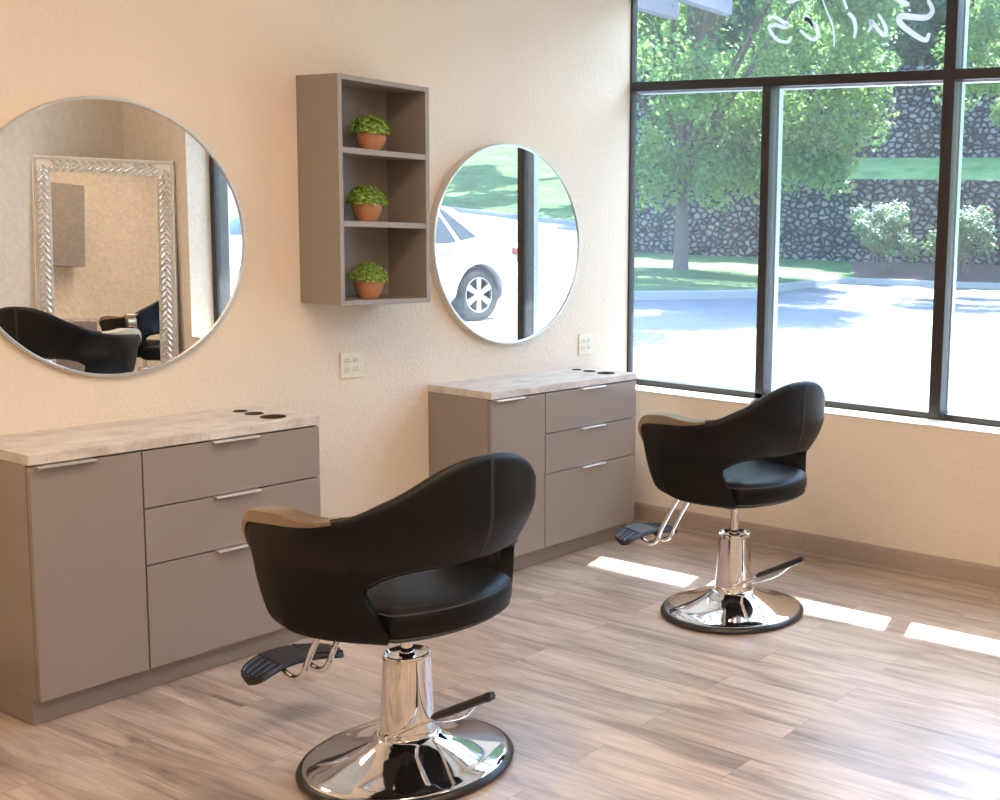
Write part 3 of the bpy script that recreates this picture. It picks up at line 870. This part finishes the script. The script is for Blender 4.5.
for p0, p1 in (((15.86,4.9),(24.2,6.4)),((13.5,-10.5),(24,-15.5)),((13,-15.5),(22.5,-20.5))):
    a, b = Vector(p0), Vector(p1); d = (b-a).normalized(); n = Vector((-d.y,d.x))*.06; bm = B()
    P = [a.lerp(b, k/8) for k in range(9)]
    L = [(bm.verts.new((p.x+n.x,p.y+n.y,gh(p.x,p.y)+.012)), bm.verts.new((p.x-n.x,p.y-n.y,gh(p.x,p.y)+.012))) for p in P]
    for q, r in zip(L, L[1:]): bm.faces.new((q[0],q[1],r[1],r[0]))
    struct('parking_line', bm, M['white'])
struct('brick_pier', box(B(), 3.558, 4.1, -5.45, -4.86, -.03, 3.5, .01), M['brick'])
# entrance canopy that shades the upper part of the window
bm = B()
for a in ((3.558,3.64,-9,7),(5.34,5.40,-9,7),(3.64,5.34,-9,-8.94),(3.64,5.34,6.94,7)): box(bm, a[0],a[1],a[2],a[3], 3.5, 3.62, .006)
cn = struct('canopy', bm, M['steel'])
bm = B(); grid(bm, [3.63+1.72*k/10 for k in range(11)], [-8.96+15.92*k/24 for k in range(25)], lambda x, y: 3.575-.03*math.sin(PI*(x-3.63)/1.72))
setp(obj('awning_fabric', bm, M['screen'], cn, smooth=60), kind='structure')
for y in (.80, 1.30):
    b = B(); box(b, 3.56, 5.50, y-.045, y+.045, 3.275, 3.499, .008, 2)
    lathe(b, [(.016,-.05),(.016,-.046),(.016,.046),(.016,.05)], 12, (5.43, y, 3.37), axis='Y')
    obj('outrigger_beam', b, M['galv'], cn)

def leaves(bm, centers, n, size, rr, up=.4):
    for i in range(n):
        c, r = centers[rr.randrange(len(centers))]
        d = Vector((rr.gauss(0,1), rr.gauss(0,1), rr.gauss(0,.8))).normalized()*r*rr.uniform(.45,1.05)
        p = c+d
        nn = (Vector((rr.uniform(-1,1), rr.uniform(-1,1), rr.uniform(-1,1)+up)) + d.normalized()*.5).normalized()
        s = nn.cross(Vector((rr.uniform(-1,1), rr.uniform(-1,1), rr.uniform(-1,1)))).normalized(); q = nn.cross(s)
        L = size*rr.uniform(.6,1.15); w_ = L*.34
        v = [p-q*L*.5, p+s*w_-q*L*.06+nn*L*.07, p+q*L*.5, p-s*w_-q*L*.06+nn*L*.07]
        bm.faces.new([bm.verts.new(x) for x in v])
def tree(loc, trunk_h, r0, crown, nclump, nleaf, size, seed, mat, label, group, extra=()):
    rr = random.Random(seed)
    t = thing('tree', loc, 0, label, 'tree', group)
    cx, cy, cz, rx, ry, rz = crown
    cl = []
    for i in range(nclump):
        a = rr.uniform(0,2*PI); u = rr.uniform(-1,1); r = rr.uniform(.5,1)**.5; s = math.sqrt(1-u*u)
        cl.append((Vector((cx+rx*r*s*math.cos(a), cy+ry*r*s*math.sin(a), cz+rz*r*u)), rr.uniform(.55,1.05)*min(rx,rz)*.30))
    for e in extra: cl.append((Vector(e[:3]), e[3]))
    b = B()
    top = Vector((cx*.5, cy*.5, cz))
    tube(b, smooth_path([(0,0,-.15),(0.02,0.01,trunk_h*.4),(.08,.03,trunk_h),tuple(top)], 4), [r0*1.35]+[r0*lerp(1.1,.35,k/12) for k in range(12)], 12)
    for c, r in cl[::max(1,len(cl)//14)]:
        s = Vector((.06,.02,trunk_h*rr.uniform(.75,1.15))); m_ = s.lerp(c,.5)+Vector((0,0,.3))
        tube(b, smooth_path([s, m_, c], 4), [r0*.45*lerp(1,.2,k/8) for k in range(9)], 7)
    obj('trunk', b, M['bark'], t, 60)
    b = B(); leaves(b, cl, nleaf, size, rr)
    obj('foliage', b, mat, t, recalc=False)
    return t
TG = 'trees outside the window'
tree((20.8,12.7,.74), 2.6, .17, (.5,-.5,6.6,4.6,4.4,3.7), 100, 100000, .17, 1, M['leaf'], 'tall bright green tree on the lawn, its trunk seen through the left window pane', TG,
     extra=[(1.6,-3.2,3.4,.8),(1.0,-2.2,3.0,.7),(.4,-1.0,2.7,.8),(-.7,.2,2.6,.8),(-.9,-2.2,6.6,1.5),(-1.5,-3.6,9.2,1.6),(-2.5,-4.8,9.5,1.5),(-3.8,-5.0,9.8,1.4)]+[(-0.76, -2.77, 10.39, 1.0), (1.41, -2.77, 10.64, 1.0), (-4.8, -4.12, 10.69, 1.0), (-0.59, -1.99, 9.03, 1.0), (-1.81, -5.19, 9.89, 1.0), (-1.1, -6.34, 9.23, 1.0), (-3.1, -1.91, 10.33, 1.0), (-3.91, -2.49, 9.08, 1.0), (-0.8, -5.78, 8.8, 1.0), (0.93, -5.37, 9.23, 1.0), (1.68, -2.13, 9.38, 1.0), (1.54, -3.76, 10.16, 1.0), (-3.61, -1.79, 10.18, 1.0), (1.57, -2.02, 9.4, 1.0), (-2.54, -5.59, 9.09, 1.0), (-4.56, -4.92, 10.01, 1.0), (-4.98, -3.08, 9.48, 1.0), (-2.89, -2.39, 9.76, 1.0), (-2.85, -4.04, 10.21, 1.0), (-4.61, -1.62, 8.85, 1.0), (0.1, -2.26, 8.84, 1.0), (0.36, -4.61, 9.96, 1.0), (-4.94, -6.17, 9.16, 1.0), (1.5, -5.44, 10.31, 1.0)]*4+[(1.9,-2.9,2.6,.8),(1.5,-2.5,2.9,.9),(.8,-1.8,2.5,.9),(2.2,-3.4,3.8,1.0),(2.4,-3.4,4.8,1.0),(.2,-.8,2.3,.9),(-.8,.4,2.2,.9),(1.0,-2,3.6,1.2)]*2)
tree((24.6,3.4,.9), 3.2, .14, (-1.2,1.6,5.2,2.3,2.3,2.0), 36, 13000, .16, 2, M['leaf'], 'smaller green tree whose leaves fill the upper right pane', TG)
for i, (x, y, lab) in enumerate(((36,18.8,'behind the crown of the tall bright tree'),(42,15.2,'farther back behind the script lettering'),(36,11.8,'behind the capital letter of the script'),(42,8.2,'farther back in the upper right pane'),(36,4.8,'beyond the right edge of the window view'),(42,22.2,'farther back on the left, behind the bright tree'),(36,25.8,'hidden far left behind the mirror wall'))):
    tree((x,y,7.3+(.6 if x > 40 else 0)), 1.0, .2, (0,0,2.7,2.6,3.0,2.5), 60, 15000, .34, 3+i, M['leafd'], 'dark tree above the stone walls, '+lab, TG,
         extra=[(2.3*math.cos(k), 2.5*math.sin(k), 1.0+.5*(k % 2), 1.0) for k in range(7)])
TM = 'trees on the slope seen in the mirror'
for i,(x,y,z,lab) in enumerate(((33.5,-10.5,3.0,'nearest to the road corner'),(34.5,-17,3.6,'between its two neighbours'),(31.0,-24.5,4.0,'farthest uphill'))):
    tree((x,y,z), 3.6, .16, (0,0,6.4,3.1,3.1,2.6), 34, 3400, .42, 20+i, M['leaf'], 'green tree on the grassy slope across the parking lot, '+lab, TM)
def shrub(x, y, z, rx, ry, h, n, seed, petals, label):
    rr = random.Random(seed)
    t = thing('shrub', (x,y,z), 0, label, 'shrub', 'shrubs below the stone wall')
    cl = []
    for i in range(26):
        a = rr.uniform(0,2*PI); r = rr.random()**.5; zz = h*rr.uniform(.30,.95); k = math.sqrt(max(.1,1-((zz/h-.6)/.75)**2))
        cl.append((Vector((rx*r*k*math.cos(a), ry*r*k*math.sin(a), zz)), rr.uniform(.18,.32)))
    b = B()
    for c, r in cl[::3]: tube(b, smooth_path([(c.x*.25,c.y*.25,-.08),(c.x*.6,c.y*.6,c.z*.5),c], 3), .02, 6)
    obj('stems', b, M['bark'], t)
    b = B(); leaves(b, cl, n, .12, rr, 1.0); obj('foliage', b, M['leafb'], t, recalc=False)
    if petals:
        b = B(); leaves(b, [(c+Vector((0,0,.1)),r) for c, r in cl if c.z > h*.52], petals, .10, rr, 1.5)
        obj('blossoms', b, M['petal'], t, recalc=False)
shrub(25.2,9.5,.80, .72,.85, 1.6, 3400, 31, 1300, 'white flowering shrub left of the tall mullion, below the stone wall')
shrub(25.7,7.5,.85, .66,.82, 1.5, 3200, 32, 800, 'leafy shrub directly left of the tall mullion, with few blossoms')
shrub(26.2,5.5,.9, .55,.82, 1.5, 3200, 33, 800, 'leafy shrub seen right of the tall mullion')
shrub(26.5,3.5,.95, .5,.8, 1.5, 2600, 34, 500, 'leafy shrub past the right edge of the window view')

# white sedan nose-in to the building, seen in the mirrors
def car():
    t = thing('car', (9.51,-7.48,.447), PI, 'white sedan parked outside, seen in the round mirror beside the window', 'car')
    HWc = .89
    deck = [(.20,.62,.74),(.22,.86,.80),(.27,.98,.84),(.42,1.04,.87),(.78,1.07,HWc),(1.4,.96,HWc),(2.2,.93,HWc),(3.0,.93,HWc),(3.45,.97,HWc),(3.9,.96,.87),(4.35,.88,.84),(4.62,.76,.76),(4.74,.60,.62)]
    b = B(); rings = []
    for x, z, hw in deck:
        zb = .24 if .3 < x < 4.5 else .34
        half = [(.0,zb),(hw*.86,zb),(hw*.97,zb+.08),(hw,.52 if z > .65 else .45),(hw*.985,min(.80,z-.06)),(hw*.95,z-.03),(hw*.90,z),(0,z+.03)]
        ring = [(yy,zz) for yy,zz in half]+[(-yy,zz) for yy,zz in half[-2:0:-1]]
        rings.append([b.verts.new((x,yy,zz)) for yy,zz in ring])
    for a, c in zip(rings, rings[1:]):
        n = len(a)
        for k in range(n): b.faces.new((a[k],a[(k+1)%n],c[(k+1)%n],c[k]))
    b.faces.new(rings[0]); b.faces.new(rings[-1][::-1])
    body = obj('body', b, M['carw'], t)
    WX = (1.0, 3.75); WR = .33
    boolean(body, [obj('cutter', lathe(B(), [(.385,-1.2),(.385,-.60)] if s < 0 else [(.385,.60),(.385,1.2)], 40, (x,0,.33), axis='Y'), M['tyre'], t) for x in WX for s in (-1,1)])
    body.data.polygons.foreach_set('use_smooth', [True]*len(body.data.polygons)); body.data.set_sharp_from_angle(angle=math.radians(32))
    # greenhouse
    ST_ = [(.46,1.20),(.74,1.36),(.84,1.40),(1.22,1.46),(1.29,1.50),(2.02,1.92),(2.12,1.97),(3.12,2.58),(3.22,2.66),(3.52,2.82)]
    def bp(i, s, o=0): return Vector((ST_[i][0], s*(.80+o), .955))
    def tp(i, s, o=0):
        x = ST_[i][1]; return Vector((x, s*(.60+o), 1.415 - .13*abs(x-1.9)**2*.5))
    b = B()
    for s in (-1,1):
        for i in (0,3,5,8): quad(b, bp(i,s), bp(i+1,s), tp(i+1,s), tp(i,s))
        quad(b, bp(1,s), bp(2,s), tp(2,s), tp(1,s))
    cols = []
    for i in range(10):
        l, r = tp(i,1), tp(i,-1); cols.append([b.verts.new(l.lerp(r,k/6)+Vector((0,0,.055*math.sin(PI*k/6)))) for k in range(7)])
    for a, c in zip(cols, cols[1:]):
        for k in range(6): b.faces.new((a[k],a[k+1],c[k+1],c[k]))
    obj('roof', b, M['carw'], t, 40)
    for s in (-1,1):
        for i in (2,4,6):
            b = B(); quad(b, bp(i,s,-.004), bp(i+1,s,-.004), tp(i+1,s,-.004), tp(i,s,-.004)); obj('side_window', b, M['carglass'], t)
    for nm, i in (('rear_window',0),('windshield',9)):
        b = B(); 
        A, Bq = [bp(i,1).lerp(bp(i,-1),k/6)+Vector(((-.1 if i==0 else .12)*math.sin(PI*k/6),0,0)) for k in range(7)], [tp(i,1).lerp(tp(i,-1),k/6)+Vector((0,0,.055*math.sin(PI*k/6))) for k in range(7)]
        va, vb = [b.verts.new(p) for p in A], [b.verts.new(p) for p in Bq]
        for k in range(6): b.faces.new((va[k],va[k+1],vb[k+1],vb[k]))
        obj(nm, b, M['carglass'], t, 60)
    for x in WX:
        for s in (-1,1):
            y0 = s*.66; y1 = s*.86
            prof = [(.215,y0),(.30,y0),(.325,y0+s*.02),(.33,y0+s*.06),(.33,y1-s*.05),(.322,y1-s*.015),(.30,y1),(.225,y1-s*.004),(.215,y1-s*.02)]
            wo_ = obj('wheel', lathe(B(), prof, 40, (x,0,.33), axis='Y', cap=False), M['tyre'], t, 40)
            b = B(); yo = y1-s*.012
            lathe(b, [(.200,yo-s*.03),(.205,yo),(.224,yo),(.224,yo-s*.06)], 40, (x,0,.33), axis='Y', cap=False)
            lathe(b, [(.0,yo+s*.004),(.04,yo+s*.002),(.05,yo-s*.02)], 20, (x,0,.33), axis='Y', cap=False)
            for k in range(6):
                a = 2*PI*k/6
                mt = Matrix.Translation((x,yo-s*.012,.33)) @ Matrix.Rotation(-a,4,'Y')
                prism(b, [(-.028,.03),(.028,.03),(.040,.205),(-.040,.205)], -.009, .009, mtx=mt @ Matrix.Rotation(PI/2,4,'X') @ Matrix.Diagonal((1,1,1,1)))
            obj('alloy_rim', b, M['rim'], wo_, 40)
            obj('brake_disc', lathe(B(), [(.0,y0+s*.05),(.21,y0+s*.05),(.21,y0+s*.07),(.0,y0+s*.07)], 24, (x,0,.33), axis='Y', cap=False), M['tyre'], wo_)
    for s in (-1,1):
        b = B(); box(b, .225,.44, s*.845-.03, s*.845+.026, .83,.92, .02); obj('tail_light', b, M['red'], t)
        for x in (1.42,2.72):
            b = B(); box(b, x, x+.19, s*.885-.012, s*.885+.018, .855,.885, .008); obj('door_handle', b, M['carw'], t)
    return t
car()
# ------------------------------------------------------------------ light and sky
w = bpy.data.worlds.new('sky'); sc.world = w; w.use_nodes = True
nt = w.node_tree; nt.nodes.clear()
sky = nt.nodes.new('ShaderNodeTexSky'); sky.sky_type = 'NISHITA'; sky.sun_disc = False
sky.sun_elevation = math.radians(48.5); sky.sun_rotation = math.radians(90-16.2); sky.altitude = 200; sky.air_density = 1.2; sky.dust_density = 1.5
bg = nt.nodes.new('ShaderNodeBackground'); bg.inputs[1].default_value = .44
wo = nt.nodes.new('ShaderNodeOutputWorld')
tn = nt.nodes.new('ShaderNodeMix'); tn.data_type = 'RGBA'; tn.blend_type = 'MULTIPLY'; tn.inputs[0].default_value = 1; tn.inputs[7].default_value = (.78,.93,1.16,1)
nt.links.new(sky.outputs[0], tn.inputs[6]); nt.links.new(tn.outputs[2], bg.inputs[0]); nt.links.new(bg.outputs[0], wo.inputs[0])
sl = bpy.data.lights.new('sun', 'SUN'); sl.energy = 13.5; sl.angle = math.radians(.53); sl.color = (1,.975,.95)
so = bpy.data.objects.new('sun', sl); COL.objects.link(so)
so.rotation_euler = Vector((-1,-.29,-1.176)).to_track_quat('-Z','Y').to_euler(); so.location = (12,3,14)

# ------------------------------------------------------------------ camera (calibrated; the photograph is an off-centre crop, hence the lens shift)
cd = bpy.data.cameras.new('camera'); cam = bpy.data.objects.new('camera', cd); COL.objects.link(cam); sc.camera = cam
f, cx, cy = 1159.656, 838.219, 376.742
yaw, pit, rol = -1.0636662, -.1222271, .0347416
cd.sensor_fit = 'HORIZONTAL'; cd.sensor_width = 36; cd.lens = f/1000*36
cd.shift_x = (500-cx)/1000; cd.shift_y = (cy-400)/1000
Fv = Vector((-math.sin(yaw)*math.cos(pit), math.cos(yaw)*math.cos(pit), math.sin(pit))); Rv = Vector((math.cos(yaw), math.sin(yaw), 0)); Uv = Rv.cross(Fv)
R2 = Rv*math.cos(rol)+Uv*math.sin(rol); U2 = -Rv*math.sin(rol)+Uv*math.cos(rol)
cam.matrix_world = Matrix(((R2.x,U2.x,-Fv.x,-1.891),(R2.y,U2.y,-Fv.y,-4.3636),(R2.z,U2.z,-Fv.z,1.6767),(0,0,0,1)))
cd.clip_start = .05; cd.clip_end = 400
vs = sc.view_settings; vs.view_transform = 'Standard'; vs.look = 'None'; vs.gamma = 1; vs.use_curve_mapping = False; vs.exposure = 1.05
